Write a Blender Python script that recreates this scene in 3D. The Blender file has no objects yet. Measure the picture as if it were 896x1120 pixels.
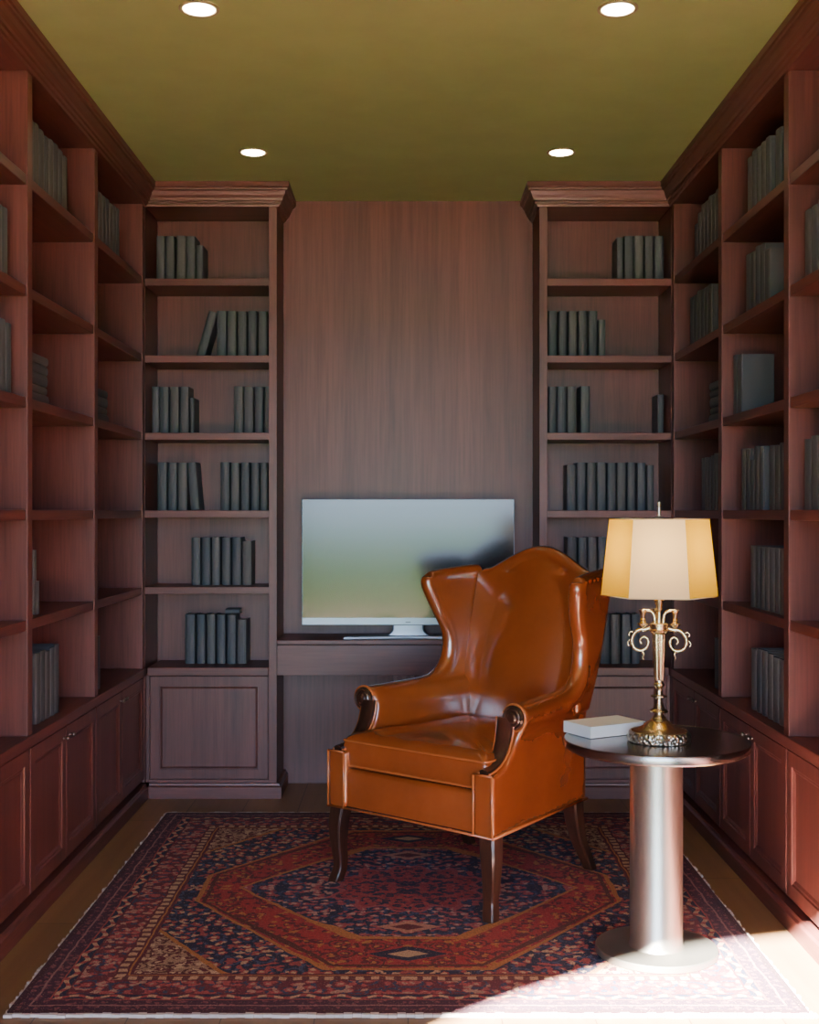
import bpy, bmesh, math, random
from mathutils import Vector, Matrix
random.seed(7)
C = bpy.context.scene.collection
PI = math.pi
EYE = 1.30
CEIL = 2.79

# ------------------------------------------------------------------ node helpers
class X:
    """a float socket with arithmetic"""
    def __init__(s, nt, sock): s.nt, s.k = nt, sock
    def _m(s, op, *a, clamp=False):
        n = s.nt.nodes.new('ShaderNodeMath'); n.operation = op; n.use_clamp = clamp
        for i, v in enumerate((s,) + a):
            if isinstance(v, X): s.nt.links.new(v.k, n.inputs[i])
            else: n.inputs[i].default_value = v
        return X(s.nt, n.outputs[0])
    def __add__(s, o): return s._m('ADD', o)
    def __sub__(s, o): return s._m('SUBTRACT', o)
    def __mul__(s, o): return s._m('MULTIPLY', o)
    def __truediv__(s, o): return s._m('DIVIDE', o)
    def rsub(s, o): return s._m('MULTIPLY_ADD', -1.0, o)
    def abs(s): return s._m('ABSOLUTE')
    def min(s, o): return s._m('MINIMUM', o)
    def max(s, o): return s._m('MAXIMUM', o)
    def lt(s, o): return s._m('LESS_THAN', o)
    def gt(s, o): return s._m('GREATER_THAN', o)
    def sin(s): return s._m('SINE')
    def fract(s): return s._m('FRACT')
    def pow(s, o): return s._m('POWER', o)
    def between(s, a, b): return s.gt(a) * s.lt(b)

def new_mat(name):
    m = bpy.data.materials.new(name); m.use_nodes = True
    nt = m.node_tree
    return m, nt, nt.nodes['Principled BSDF']

def node(nt, t, **kw):
    n = nt.nodes.new(t)
    for k, v in kw.items(): setattr(n, k, v)
    return n

def mix(nt, f, a, b, mode='MIX'):
    n = nt.nodes.new('ShaderNodeMix'); n.data_type = 'RGBA'; n.blend_type = mode
    def put(i, v):
        if isinstance(v, X): nt.links.new(v.k, n.inputs[i])
        elif isinstance(v, bpy.types.NodeSocket): nt.links.new(v, n.inputs[i])
        elif isinstance(v, (int, float)): n.inputs[i].default_value = v
        else: n.inputs[i].default_value = (*v, 1)
    put(0, f); put(6, a); put(7, b)
    return n.outputs[2]

def ocoord(nt, scale=(1, 1, 1), rnd=False):
    tc = node(nt, 'ShaderNodeTexCoord'); mp = node(nt, 'ShaderNodeMapping')
    nt.links.new(tc.outputs['Object'], mp.inputs[0]); mp.inputs['Scale'].default_value = scale
    out = mp.outputs[0]
    if rnd:
        oi = node(nt, 'ShaderNodeObjectInfo'); va = node(nt, 'ShaderNodeVectorMath', operation='MULTIPLY_ADD')
        cx = node(nt, 'ShaderNodeCombineXYZ')
        for i in range(3): nt.links.new(oi.outputs['Random'], cx.inputs[i])
        nt.links.new(cx.outputs[0], va.inputs[0]); va.inputs[1].default_value = (37, 51, 23)
        nt.links.new(out, va.inputs[2]); out = va.outputs[0]
    return out

def noise(nt, vec, scale=1, detail=3, rough=.55):
    n = node(nt, 'ShaderNodeTexNoise'); n.inputs['Scale'].default_value = scale
    n.inputs['Detail'].default_value = detail; n.inputs['Roughness'].default_value = rough
    nt.links.new(vec, n.inputs['Vector']); return n.outputs[0]

def ramp(nt, f, stops):
    r = node(nt, 'ShaderNodeValToRGB'); e = r.color_ramp.elements
    while len(e) < len(stops): e.new(.5)
    for i, (p, c) in enumerate(stops): e[i].position = p; e[i].color = (*c, 1)
    nt.links.new(f, r.inputs[0]); return r.outputs[0]

def bump(nt, b, h, strength=.2, dist=.002):
    n = node(nt, 'ShaderNodeBump'); n.inputs['Strength'].default_value = strength; n.inputs['Distance'].default_value = dist
    nt.links.new(h, n.inputs['Height']); nt.links.new(n.outputs[0], b.inputs['Normal'])

def plain(name, col, rough=.5, metal=0, var=.0, bscale=0, bstr=.1, **kw):
    m, nt, b = new_mat(name)
    b.inputs['Roughness'].default_value = rough; b.inputs['Metallic'].default_value = metal
    for k, v in kw.items(): b.inputs[k].default_value = v
    v = ocoord(nt)
    n = noise(nt, v, 6, 3)
    lo = tuple(c * (1 - var) for c in col); hi = tuple(min(1, c * (1 + var)) for c in col)
    nt.links.new(ramp(nt, n, [(.3, lo), (.7, hi)]), b.inputs['Base Color'])
    if bscale: bump(nt, b, noise(nt, v, bscale, 2), bstr)
    return m

def wood(name, scale, dark, mid, light, rough=.4, coat=.0):
    m, nt, b = new_mat(name)
    v = ocoord(nt, scale, True)
    n1 = noise(nt, v, 1, 5, .6)
    v2 = ocoord(nt, tuple(s * 5 for s in scale), True)
    n2 = noise(nt, v2, 1, 2)
    v3 = ocoord(nt, tuple(s * .28 for s in scale), True)
    n3 = noise(nt, v3, 1, 1)
    c = ramp(nt, n1, [(.28, dark), (.5, mid), (.74, light)])
    c = mix(nt, .22, c, ramp(nt, n2, [(.35, tuple(x * .45 for x in dark)), (.6, light)]))
    c = mix(nt, .5, c, ramp(nt, n3, [(.3, (.62, .62, .62)), (.7, (1.25, 1.2, 1.15))]), 'MULTIPLY')
    nt.links.new(c, b.inputs['Base Color'])
    b.inputs['Roughness'].default_value = rough
    b.inputs['Coat Weight'].default_value = coat; b.inputs['Coat Roughness'].default_value = .3
    bump(nt, b, n2, .05, .001)
    return m

MD, MM, ML = (.072, .0205, .0165), (.108, .0310, .0250), (.140, .0425, .035)
WZ = wood('mahogany_vertical_grain', (26, 26, 1.1), MD, MM, ML)
WX = wood('mahogany_lengthwise_grain', (1.1, 26, 26), MD, MM, ML)
WY = wood('mahogany_depth_grain', (26, 1.1, 26), MD, MM, ML)
WD = wood('dark_walnut', (20, 20, 2), (.018, .007, .005), (.035, .013, .008), (.055, .02, .012), .22, .4)

def leather():
    m, nt, b = new_mat('cognac_leather')
    v = ocoord(nt)
    n = noise(nt, v, 3.5, 4)
    c = ramp(nt, n, [(.3, (.26, .055, .012)), (.55, (.315, .068, .0145)), (.75, (.36, .084, .019))])
    nt.links.new(c, b.inputs['Base Color'])
    b.inputs['Roughness'].default_value = .27
    b.inputs['Specular IOR Level'].default_value = .6
    b.inputs['Coat Weight'].default_value = 1.0; b.inputs['Coat IOR'].default_value = 1.8; b.inputs['Coat Roughness'].default_value = .15
    n2 = noise(nt, v, 11, 2); bump(nt, b, n2, .015, .006)
    return m
LEA = leather()
LEAP = plain('leather_piping', (.40, .11, .03), .2, 0, .1, **{'Coat Weight': .5, 'Coat Roughness': .1})

BOOKM = []
for i, c in enumerate([(.052, .062, .073), (.045, .056, .069), (.064, .070, .075)]):
    m, nt, b = new_mat('grey_bookcloth_%s' % ('abc'[i]))
    oi = node(nt, 'ShaderNodeObjectInfo')
    lo, hi = tuple(x * .8 for x in c), tuple(x * 1.15 for x in c)
    nt.links.new(ramp(nt, oi.outputs['Random'], [(0, lo), (1, hi)]), b.inputs['Base Color'])
    b.inputs['Roughness'].default_value = .55
    bump(nt, b, noise(nt, ocoord(nt), 400, 2), .15, .0006)
    BOOKM.append(m)
PAGE = plain('paper_pages', (.42, .38, .30), .8, 0, .15)
WHITEC = plain('white_cover', (.86, .86, .86), .45, 0, .03)
WHITEP = plain('white_pages', (.82, .82, .82), .7, 0, .05)
OLIVE = plain('olive_ceiling_paint', (.51, .60, .26), .85, 0, .04, 60, .03)
WALLP = plain('warm_plaster', (.20, .10, .06), .8, 0, .05)
BRASS = plain('antique_brass', (.80, .64, .40), .26, 1, .18, 90, .25)
SILVERB = plain('embossed_pewter', (.62, .60, .56), .3, 1, .15)
NICKEL = plain('brushed_nickel', (.56, .52, .43), .34, .94, .08, 70, .14)
DARKM = plain('burnished_dark_metal', (.34, .32, .30), .24, 1, .12, 70, .05)
SILVER = plain('silver_plastic', (.30, .33, .37), .35, .6, .03)
CHROME = plain('polished_chrome', (.75, .76, .78), .12, 1, .02)
SCREEN = plain('dark_glossy_screen', (.006, .006, .007), .15, 0, .0, **{'Specular IOR Level': .5, 'IOR': 1.5})
KNOBM = plain('aged_knob_metal', (.30, .24, .20), .28, 1, .1)
OUTLETM = plain('outlet_plastic', (.30, .18, .15), .5)
LAWN = plain('mown_grass', (.020, .045, .004), 1, 0, .3, **{'Specular IOR Level': 0.0})
PATIO = plain('pink_paving', (.36, .22, .19), 1, 0, .12, **{'Specular IOR Level': 0.0})
HEDGE = plain('hedge_leaves', (.05, .09, .02), .9, 0, .4)

# ------------------------------------------------------------------ mesh helpers
def finish(name, bm, mat, parent=None, smooth=False, loc=None, bevel=0, auto=None):
    bmesh.ops.recalc_face_normals(bm, faces=bm.faces)
    me = bpy.data.meshes.new(name); bm.to_mesh(me); bm.free()
    mats = mat if isinstance(mat, (list, tuple)) else [mat]
    for m in mats: me.materials.append(m)
    if smooth:
        for p in me.polygons: p.use_smooth = True
    o = bpy.data.objects.new(name, me); C.objects.link(o)
    if parent: o.parent = parent
    if loc: o.location = loc
    if bevel:
        md = o.modifiers.new('bevel', 'BEVEL'); md.width = bevel; md.segments = 2; md.limit_method = 'ANGLE'
        md.harden_normals = False
    if auto is not None:
        for e in me.edges: pass
        me.shade_smooth() if hasattr(me, 'shade_smooth') else None
        sharp(me, auto)
    return o

def sharp(me, ang):
    bm = bmesh.new(); bm.from_mesh(me)
    for f in bm.faces: f.smooth = True
    for e in bm.edges:
        e.smooth = not (len(e.link_faces) == 2 and e.calc_face_angle(0) > ang)
    bm.to_mesh(me); bm.free()

def add_box(bm, x0, x1, y0, y1, z0, z1, mi=0):
    vs = [bm.verts.new((x, y, z)) for z in (z0, z1) for y in (y0, y1) for x in (x0, x1)]
    for idx in ((0, 2, 3, 1), (4, 5, 7, 6), (0, 1, 5, 4), (2, 6, 7, 3), (0, 4, 6, 2), (1, 3, 7, 5)):
        f = bm.faces.new([vs[i] for i in idx]); f.material_index = mi
    return vs

def box(name, x0, x1, y0, y1, z0, z1, mat, parent=None, bevel=.0015, off=None):
    bm = bmesh.new()
    if off is None and parent is not None: off = parent.location
    ox, oy, oz = off if off is not None else (0, 0, 0)
    add_box(bm, x0 - ox, x1 - ox, y0 - oy, y1 - oy, z0 - oz, z1 - oz)
    return finish(name, bm, mat, parent, bevel=bevel)

def loft(bm, rings, closed=True, cap=True, mi=0):
    vr = [[bm.verts.new(p) for p in r] for r in rings]
    n = len(vr[0])
    for a, b in zip(vr[:-1], vr[1:]):
        for i in range(n if closed else n - 1):
            j = (i + 1) % n
            f = bm.faces.new((a[i], a[j], b[j], b[i])); f.material_index = mi
    if cap and closed:
        for r in (vr[0][::-1], vr[-1]):
            f = bm.faces.new(r); f.material_index = mi
    return vr

def lathe(bm, prof, cx=0, cy=0, n=48, mi=0):
    rings = [[(cx + r * math.cos(2 * PI * i / n), cy + r * math.sin(2 * PI * i / n), z) for i in range(n)] for r, z in prof]
    loft(bm, rings, mi=mi)

def tube(bm, pts, rad, n=10, mi=0):
    pts = [Vector(p) for p in pts]
    R = rad if isinstance(rad, (list, tuple)) else [rad] * len(pts)
    rings = []; up = None
    for i, p in enumerate(pts):
        t = (pts[min(i + 1, len(pts) - 1)] - pts[max(i - 1, 0)]).normalized()
        if up is None:
            up = Vector((0, 0, 1)) if abs(t.z) < .9 else Vector((1, 0, 0))
        a = (up - t * up.dot(t)).normalized(); b = t.cross(a); up = a
        rings.append([p + (a * math.cos(2 * PI * k / n) + b * math.sin(2 * PI * k / n)) * R[i] for k in range(n)])
    loft(bm, rings, mi=mi)

def spline(pts, n=8):
    P = [Vector(p) for p in pts]; out = []
    P = [P[0] * 2 - P[1]] + P + [P[-1] * 2 - P[-2]]
    for i in range(1, len(P) - 2):
        for k in range(n):
            t = k / n; a, b, c, d = P[i - 1:i + 3]
            out.append(.5 * ((2 * b) + (c - a) * t + (2 * a - 5 * b + 4 * c - d) * t * t + (3 * b - a - 3 * c + d) * t ** 3))
    out.append(P[-2]); return out

def round_poly(pts, r, n=5):
    out = []; L = len(pts)
    for i in range(L):
        p = Vector(pts[i]); a = Vector(pts[i - 1]); b = Vector(pts[(i + 1) % L])
        da, db = (a - p), (b - p); rr = min(r, da.length * .45, db.length * .45)
        s, e = p + da.normalized() * rr, p + db.normalized() * rr
        for k in range(n + 1):
            t = k / n; out.append((s * (1 - t) ** 2 + p * 2 * t * (1 - t) + e * t * t)[:])
    return out

def thing(name, label, cat, loc=(0, 0, 0), rz=0, group=None):
    o = bpy.data.objects.new(name, None); C.objects.link(o); o.location = loc; o.rotation_euler = (0, 0, rz)
    o.empty_display_size = .1
    tag(o, label, cat, group); return o

def tag(o, label, cat, group=None):
    o['label'] = label; o['category'] = cat
    if group: o['group'] = group
    return o

def struct(o): o['kind'] = 'structure'; return o

# ------------------------------------------------------------------ the room
# floor: wide oak planks
def floor_mat():
    m, nt, b = new_mat('oak_planks')
    v = ocoord(nt)
    mp = node(nt, 'ShaderNodeMapping'); mp.inputs['Rotation'].default_value = (0, 0, PI / 2)
    nt.links.new(v, mp.inputs[0])
    br = node(nt, 'ShaderNodeTexBrick'); nt.links.new(mp.outputs[0], br.inputs['Vector'])
    br.inputs['Scale'].default_value = 1; br.inputs['Brick Width'].default_value = 1.3; br.inputs['Row Height'].default_value = .24
    br.inputs['Mortar Size'].default_value = .0015; br.inputs['Mortar Smooth'].default_value = .1
    br.inputs['Color1'].default_value = (.25, .138, .062, 1); br.inputs['Color2'].default_value = (.205, .112, .050, 1)
    br.inputs['Mortar'].default_value = (.05, .028, .012, 1); br.offset = .37
    n = noise(nt, ocoord(nt, (22, 1.2, 1)), 1, 4)
    c = mix(nt, .45, br.outputs['Color'], ramp(nt, n, [(.3, (.6, .55, .5)), (.7, (1.2, 1.2, 1.2))]), 'MULTIPLY')
    nt.links.new(c, b.inputs['Base Color']); b.inputs['Roughness'].default_value = .45
    return m
struct(box('floor', -1.75, 1.75, -.95, 6.0, -.12, 0, floor_mat(), bevel=0))
struct(box('ceiling', -1.75, 1.75, -.95, 6.0, CEIL, CEIL + .12, OLIVE, bevel=0))
struct(box('wall_left', -1.70, -1.56, -.95, 6.0, 0, CEIL, WZ, bevel=0))
struct(box('wall_right', 1.56, 1.70, -.95, 6.0, 0, CEIL, WZ, bevel=0))
YB = 5.915
struct(box('wall_back', -1.56, 1.56, YB, 6.0, 0, CEIL, wood('mahogany_wall_panelling', (17, 17, .7), MD, MM, ML, .42), bevel=0))

# front wall behind the camera, with a wide arched garden doorway
ZC, RA, HW = .545, 2.05, 1.25
def front_wall():
    bm = bmesh.new()
    arc = []
    for k in range(33):
        x = -HW + 2 * HW * k / 32
        arc.append((x, ZC + math.sqrt(RA * RA - x * x)))
    for y in (-.95, -.80):
        vs = lambda pts: [bm.verts.new((px, y, pz)) for px, pz in pts]
        bm.faces.new(vs([(-1.56, 0), (-HW, 0), (-HW, arc[0][1]), (-HW, CEIL), (-1.56, CEIL)]))
        bm.faces.new(vs([(HW, 0), (1.56, 0), (1.56, CEIL), (HW, CEIL), (HW, arc[-1][1])]))
        for a, b in zip(arc[:-1], arc[1:]):
            bm.faces.new(vs([a, b, (b[0], CEIL), (a[0], CEIL)]))
    edge = [(-HW, 0)] + arc + [(HW, 0)]
    for a, b in zip(edge[:-1], edge[1:]):
        bm.faces.new([bm.verts.new(p) for p in ((a[0], -.95, a[1]), (b[0], -.95, b[1]), (b[0], -.80, b[1]), (a[0], -.80, a[1]))])
    bmesh.ops.remove_doubles(bm, verts=bm.verts, dist=1e-5)
    return struct(finish('wall_front', bm, WALLP))
front_wall()
# outdoors beyond the doorway
struct(box('ground_terrace', -6, 6, -3.6, -.95, -.30, -.10, PATIO, bevel=0))
struct(box('ground_lawn', -60, 60, -80, -3.6, -.40, -.12, LAWN, bevel=0))

# added roof out of view, blocks the low sun below the arch top
o = struct(box('roof_sun_blocker', -2.8, 2.8, -4.95, -.951, 2.06, 2.12, WALLP, bevel=0))
for x in (-2.7, 2.7): struct(box('column_sun_blocker', x - .06, x + .06, -4.9, -4.78, -.12, 2.06, WALLP))  # posts carrying the added sun-blocking roof
# plinths
def plinth(name, pts, parent=None, off=(0, 0, 0)):
    bm = bmesh.new()
    sweep(bm, pts, [(-.03, 0), (.02, 0), (.02, .052), (.012, .058), (.010, .0675), (-.03, .0675)])
    for v in bm.verts: v.co -= Vector(off)
    return finish(name, bm, WX if parent else WY, parent)

def sweep(bm, path, prof, ghost0=None, ghost1=None):
    """sweep (out, z) profile along an XY polyline; out = to the right-hand side of travel"""
    P = [Vector((p[0], p[1])) for p in path]
    rings = []
    for i, p in enumerate(P):
        a = P[i - 1] if i else (Vector(ghost0) if ghost0 else None)
        b = P[i + 1] if i < len(P) - 1 else (Vector(ghost1) if ghost1 else None)
        ns = []
        for u, w in ((a, p), (p, b)):
            if u is None or w is None: continue
            d = (w - u).normalized(); ns.append(Vector((d.y, -d.x)))
        if len(ns) == 2:
            m = (ns[0] + ns[1]).normalized(); m = m / max(.2, m.dot(ns[0]))
        else: m = ns[0]
        rings.append([(p.x + m.x * o, p.y + m.y * o, z) for o, z in prof])
    loft(bm, rings)

XF = 1.198          # face plane of the side bookcases
YF = 5.615          # face plane of the rear bookcases
Y0 = 3.055          # near end of the side bookcases
SHELF = [2.363, 2.013, 1.661, 1.307, .959]
CT = .593           # counter top height
CROWN = [(0, 2.687), (.010, 2.687), (.012, 2.697), (.020, 2.699), (.021, 2.710), (.029, 2.712), (.031, 2.722), (.038, 2.734), (.043, 2.748), (.045, 2.752), (.053, 2.754), (.054, 2.762), (.060, 2.766), (.060, CEIL - .0005), (0, CEIL - .0005)]
POSTS = [3.08, 3.91, 4.74, 5.587]

def ring_panel(bm, O, U, V, N, w, h, rings):
    """concentric rectangular rings (inset, out) in plane O + U*a + V*b, out along N"""
    O, U, V, N = map(Vector, (O, U, V, N)); R = []
    for ins, out in rings:
        R.append([O + U * a + V * b + N * out for a, b in ((ins, ins), (w - ins, ins), (w - ins, h - ins), (ins, h - ins))])
    loft(bm, R)

DOOR = [(0, -.018), (0, -.0015), (.0015, 0), (.046, 0), (.050, -.004), (.056, -.0045), (.064, -.009), (.066, -.009)]
FLAT = [(0, -.018), (0, -.0015), (.0015, 0), (.044, 0), (.0455, -.006), (.0485, -.006), (.056, -.001), (.058, -.001)]

def knob_mesh():
    bm = bmesh.new()
    lathe(bm, [(.004, 0), (.006, .001), (.004, .004), (.004, .010), (.008, .014), (.0105, .019), (.009, .024), (.004, .0265), (.0005, .027)], n=16)
    return bm

def side(sgn):
    word = 'left' if sgn < 0 else 'right'
    xf, xb = sgn * XF, sgn * 1.53
    mx = lambda a, b: (min(a, b), max(a, b))
    # base cabinets, one per bay, two doors each
    which = {0: 'nearest the viewer, partly out of frame', 1: 'middle one of the row', 2: 'in the rear corner'}
    for k in range(3):
        ya, yb = (POSTS[k], POSTS[k + 1] if k < 2 else 5.60)
        if k == 0: ya = Y0
        t = thing('base_cabinet', 'two-door mahogany base cabinet under the %s bookcase, %s' % (word, which[k]), 'cabinet',
                  (sgn * 1.36, (ya + yb) / 2, .0675), group='base cabinets along the %s wall' % word)
        x0, x1 = mx(sgn * (XF - 0.0 + .020), xb)
        box('carcass', x0, x1, ya + .001, yb - .001, .0675, .556, WZ, t)
        ym = (ya + yb) / 2
        for q, (da, db) in enumerate(((ya + .006, ym - .002), (ym + .002, yb - .006))):
            bm = bmesh.new()
            loc = (sgn * XF, da, .088)
            ring_panel(bm, (0, 0, 0), (0, 1, 0), (0, 0, 1), (-sgn, 0, 0), db - da, .462, DOOR)
            d = finish('door', bm, WZ, t, loc=Vector(loc) - t.location)
            kn = finish('knob', knob_mesh(), KNOBM, d, smooth=True); kn.scale = (.85, .85, .85)
            kn.rotation_euler = (0, -sgn * PI / 2, 0)
            kn.location = (0, (db - da) - .036 if q == 0 else .036, .514 - .088)
            kn['label'] = 'small metal knob'
    # countertop
    x0, x1 = mx(sgn * (XF - .008), xb)
    tag(box('countertop', x0, x1, Y0, 5.603, .556, CT, WY, bevel=.003),
        'long reddish mahogany countertop ledge over the %s-hand base cabinets' % word, 'countertop')
    # plinth
    pts = [(xf, Y0), (xf, 5.597)] if sgn < 0 else [(xf, 5.597), (xf, Y0)]
    struct(plinth('baseboard_' + word, pts))
    # upper bookcase
    t = thing('bookcase', 'tall open mahogany bookcase of three bays along the %s wall' % word, 'bookcase', (sgn * 1.36, 4.3, CT),
              group=None)
    x0, x1 = mx(xf, xb)
    for i, y in enumerate(POSTS):
        h = .025 if i < 3 else .022
        box('upright', x0, x1, y - h, y + h, CT, 2.69, WZ, t)
    a0, a1 = mx(sgn * 1.515, xb)
    box('back_panel', a0, a1, Y0, 5.609, CT, 2.69, WZ, t)
    for z in SHELF:
        for k in range(3):
            s0, s1 = mx(sgn * (XF + .004), sgn * 1.515)
            box('shelf', s0, s1, POSTS[k] + .025, POSTS[k + 1] - (.025 if k < 2 else .022), z - .033, z, WY, t, bevel=.002)
    box('top_panel', x0, x1, Y0, 5.609, 2.69, 2.72, WY, t)
    bm = bmesh.new()
    if sgn < 0: sweep(bm, [(xf, Y0), (xf, YF)], CROWN, ghost1=(xf + 1, YF))
    else: sweep(bm, [(xf, YF), (xf, Y0)], CROWN, ghost0=(xf - 1, YF))
    for v in bm.verts: v.co -= t.location
    finish('crown_moulding', bm, WY, t)

side(-1); side(1)

def rear(sgn):
    word = 'left' if sgn < 0 else 'right'
    t = thing('bookcase', 'narrow rear mahogany bookcase with panelled base, to the %s of the television' % word, 'bookcase', (sgn * .9, 5.76, 0))
    mx = lambda a, b: (min(sgn * a, sgn * b), max(sgn * a, sgn * b))
    XO, XI, XS = XF, .597, .634     # wall side, opening side, stile
    box('stile', *mx(XI, XS), YF, YF + .03, .0675, 2.69, WZ, t)
    box('side_panel', *mx(XI, XI + .02), YF + .03, YB - .001, .0675, 2.69, WZ, t)
    box('side_panel', *mx(XO, XO + .016), YF + .003, YB - .001, .0675, 2.69, WZ, t)
    box('back_panel', *mx(XI + .02, XO), YB - .016, YB - .001, .0675, 2.69, WZ, t)
    for z in SHELF:
        box('shelf', *mx(XS - .012, XO), YF + .003, YB - .016, z - .033, z, WX, t, bevel=.002)
    box('ledge', *mx(XS, XO - .012), YF - .006, YB - .016, .556, CT, WX, t, bevel=.003)
    box('top_panel', *mx(XI, XO), YF + .003, YB - .001, 2.69, 2.72, WX, t)
    box('base_carcass', *mx(XS, XO - .001), YF + .012, YB - .016, .0675, .556, WZ, t)
    box('base_rail', *mx(XS, XO - .02), YF, YF + .012, .0675, .084, WX, t)
    box('base_stile', *mx(XO - .022, XO - .004), YF, YF + .012, .084, .556, WZ, t)
    bm = bmesh.new()
    a, b = mx(XS + .004, XO - .024)
    ring_panel(bm, (a, YF - .002, .086), (1, 0, 0), (0, 0, 1), (0, -1, 0), b - a, .4665, FLAT)
    for v in bm.verts: v.co -= t.location
    finish('door', bm, WZ, t)
    # plinth and crown turn the outer corner
    bm = bmesh.new()
    pth = [(sgn * (XF - .021), YF), (sgn * XI, YF), (sgn * XI, YB - .001)]
    if sgn > 0: pth = pth[::-1]
    sweep(bm, pth, [(-.03, 0), (.022, 0), (.022, .052), (.014, .058), (.012, .0675), (-.03, .0675)])
    for v in bm.verts: v.co -= t.location
    finish('plinth', bm, WX, t)
    bm = bmesh.new()
    pth = [(sgn * XF, YF), (sgn * XI, YF), (sgn * XI, YB - .003)]
    if sgn < 0: sweep(bm, pth, CROWN, ghost0=(sgn * XF, YF - 1))
    else: sweep(bm, pth[::-1], CROWN, ghost1=(sgn * XF, YF - 1))
    for v in bm.verts: v.co -= t.location - Vector((0, .001, 0))
    finish('crown_moulding', bm, WX, t)
rear(-1); rear(1)

# ------------------------------------------------------------------ desk and television
dk = thing('wall_desk', 'built-in mahogany desk ledge spanning between the two rear bookcases', 'desk', (0, 5.76, .557))
box('desktop', -.596, .596, YF - .012, YB - .001, .698, .719, WX, dk, bevel=.003)
box('apron', -.596, .596, YF - .004, YF + .018, .557, .694, WX, dk)
box('support_rail', -.596, .596, YF + .018, YB - .001, .660, .698, WX, dk)

tv = thing('television', 'flat silver-framed television standing on the desk, its dark screen reflecting the garden', 'television', (0, 5.73, .719))
box('cabinet', -.4935, .4935, 5.722, 5.748, .775, 1.360, SILVER, tv, bevel=.003)
box('rear_housing', -.36, .36, 5.748, 5.785, .80, 1.20, SILVER, tv, bevel=.012)
bm = bmesh.new(); add_box(bm, -.4895, .4895, -.0102, -.006, .0905, .6385)
finish('screen', bm, SCREEN, tv)
bm = bmesh.new(); add_box(bm, -.012, .012, -.0105, -.0075, .069, .073)
o = finish('badge', bm, plain('dark_badge', (.05, .05, .055), .3, .5), tv); o['label'] = 'tiny dark badge on the lower bezel'
bm = bmesh.new()
loft(bm, [[(x * s, y, z) for x, y in round_poly([(-.10, .002), (.10, .002), (.10, .03), (-.10, .03)], .015)] for s, y0, z in ((1.1, 0, .006), (.9, 0, .014), (.75, 0, .03), (.72, 0, .085))])
finish('neck', bm, SILVER, tv, smooth=False, auto=.6)
bm = bmesh.new()
foot = [(-.295, -.085), (0, -.045), (.295, -.085), (.275, -.045), (.10, .075), (-.10, .075), (-.275, -.045)]
R = [[(x * s, y * s, z) for x, y in foot] for s, z in ((1, 0), (1, .004), (.985, .008))]
loft(bm, R); finish('foot', bm, SILVER, tv)

ol = thing('wall_outlet', 'small pinkish wall outlet low under the desk, just behind the armchair arm', 'outlet', (-.02, YB - .006, .505))
bm = bmesh.new(); add_box(bm, -.05, .05, 0, .006, -.035, .035); finish('cover_plate', bm, OUTLETM, ol, bevel=.002)
for dx in (-.022, .022):
    bm = bmesh.new(); lathe(bm, [(.013, 0), (.013, .003), (.0005, .003)], n=16)
    s = finish('socket', bm, plain('outlet_socket', (.22, .13, .11), .5), ol); s.rotation_euler = (PI / 2, 0, 0); s.location = (dx, 0, 0)

# ------------------------------------------------------------------ books
_bk = {}
def book_mesh(w, h, d, var=0):
    """upright book: x = thickness, spine at y=0 facing -y, depth +y"""
    key = (round(w, 3), round(h, 3), round(d, 3), var)
    if key in _bk: return _bk[key]
    bm = bmesh.new(); t = .003
    # wrap-around cover with a rounded spine
    n = 6; pr = []
    for k in range(n + 1):
        a = PI * k / n; pr.append((-w / 2 * math.cos(a), .007 - .007 * math.sin(a)))
    outer = [(-w / 2, d)] + pr + [(w / 2, d)]
    inner = [(w / 2 - t, d), (w / 2 - t, .012), (-w / 2 + t, .012), (-w / 2 + t, d)]
    ring = outer + inner
    lo = [bm.verts.new((x, y, 0)) for x, y in ring]; hi = [bm.verts.new((x, y, h)) for x, y in ring]
    L = len(ring)
    for i in range(L):
        j = (i + 1) % L; bm.faces.new((lo[i], lo[j], hi[j], hi[i]))
    for vs in (lo[::-1], hi): bm.faces.new(vs)
    add_box(bm, -w / 2 + t, w / 2 - t, .011, d - .005, .004, h - .005, 1)
    bmesh.ops.recalc_face_normals(bm, faces=bm.faces)
    me = bpy.data.meshes.new('book'); bm.to_mesh(me); bm.free()
    me.materials.append(BOOKM[var]); me.materials.append(PAGE)
    _bk[key] = me; return me

ORD = ['first', 'second', 'third', 'fourth', 'fifth', 'sixth', 'seventh', 'eighth', 'ninth', 'tenth']
ROW = {1: 'top shelf', 2: 'second shelf down', 3: 'third shelf down', 4: 'fourth shelf down', 5: 'fifth shelf down', 6: 'counter ledge'}
def put_book(me, loc, rot, label, group):
    o = bpy.data.objects.new('book', me); C.objects.link(o); o.location = Vector(loc) + Vector((0, 0, .0006)); o.rotation_euler = rot
    tag(o, label, 'book', group); return o
def shelf_z(r): return CT if r == 6 else SHELF[r - 1]

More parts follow.
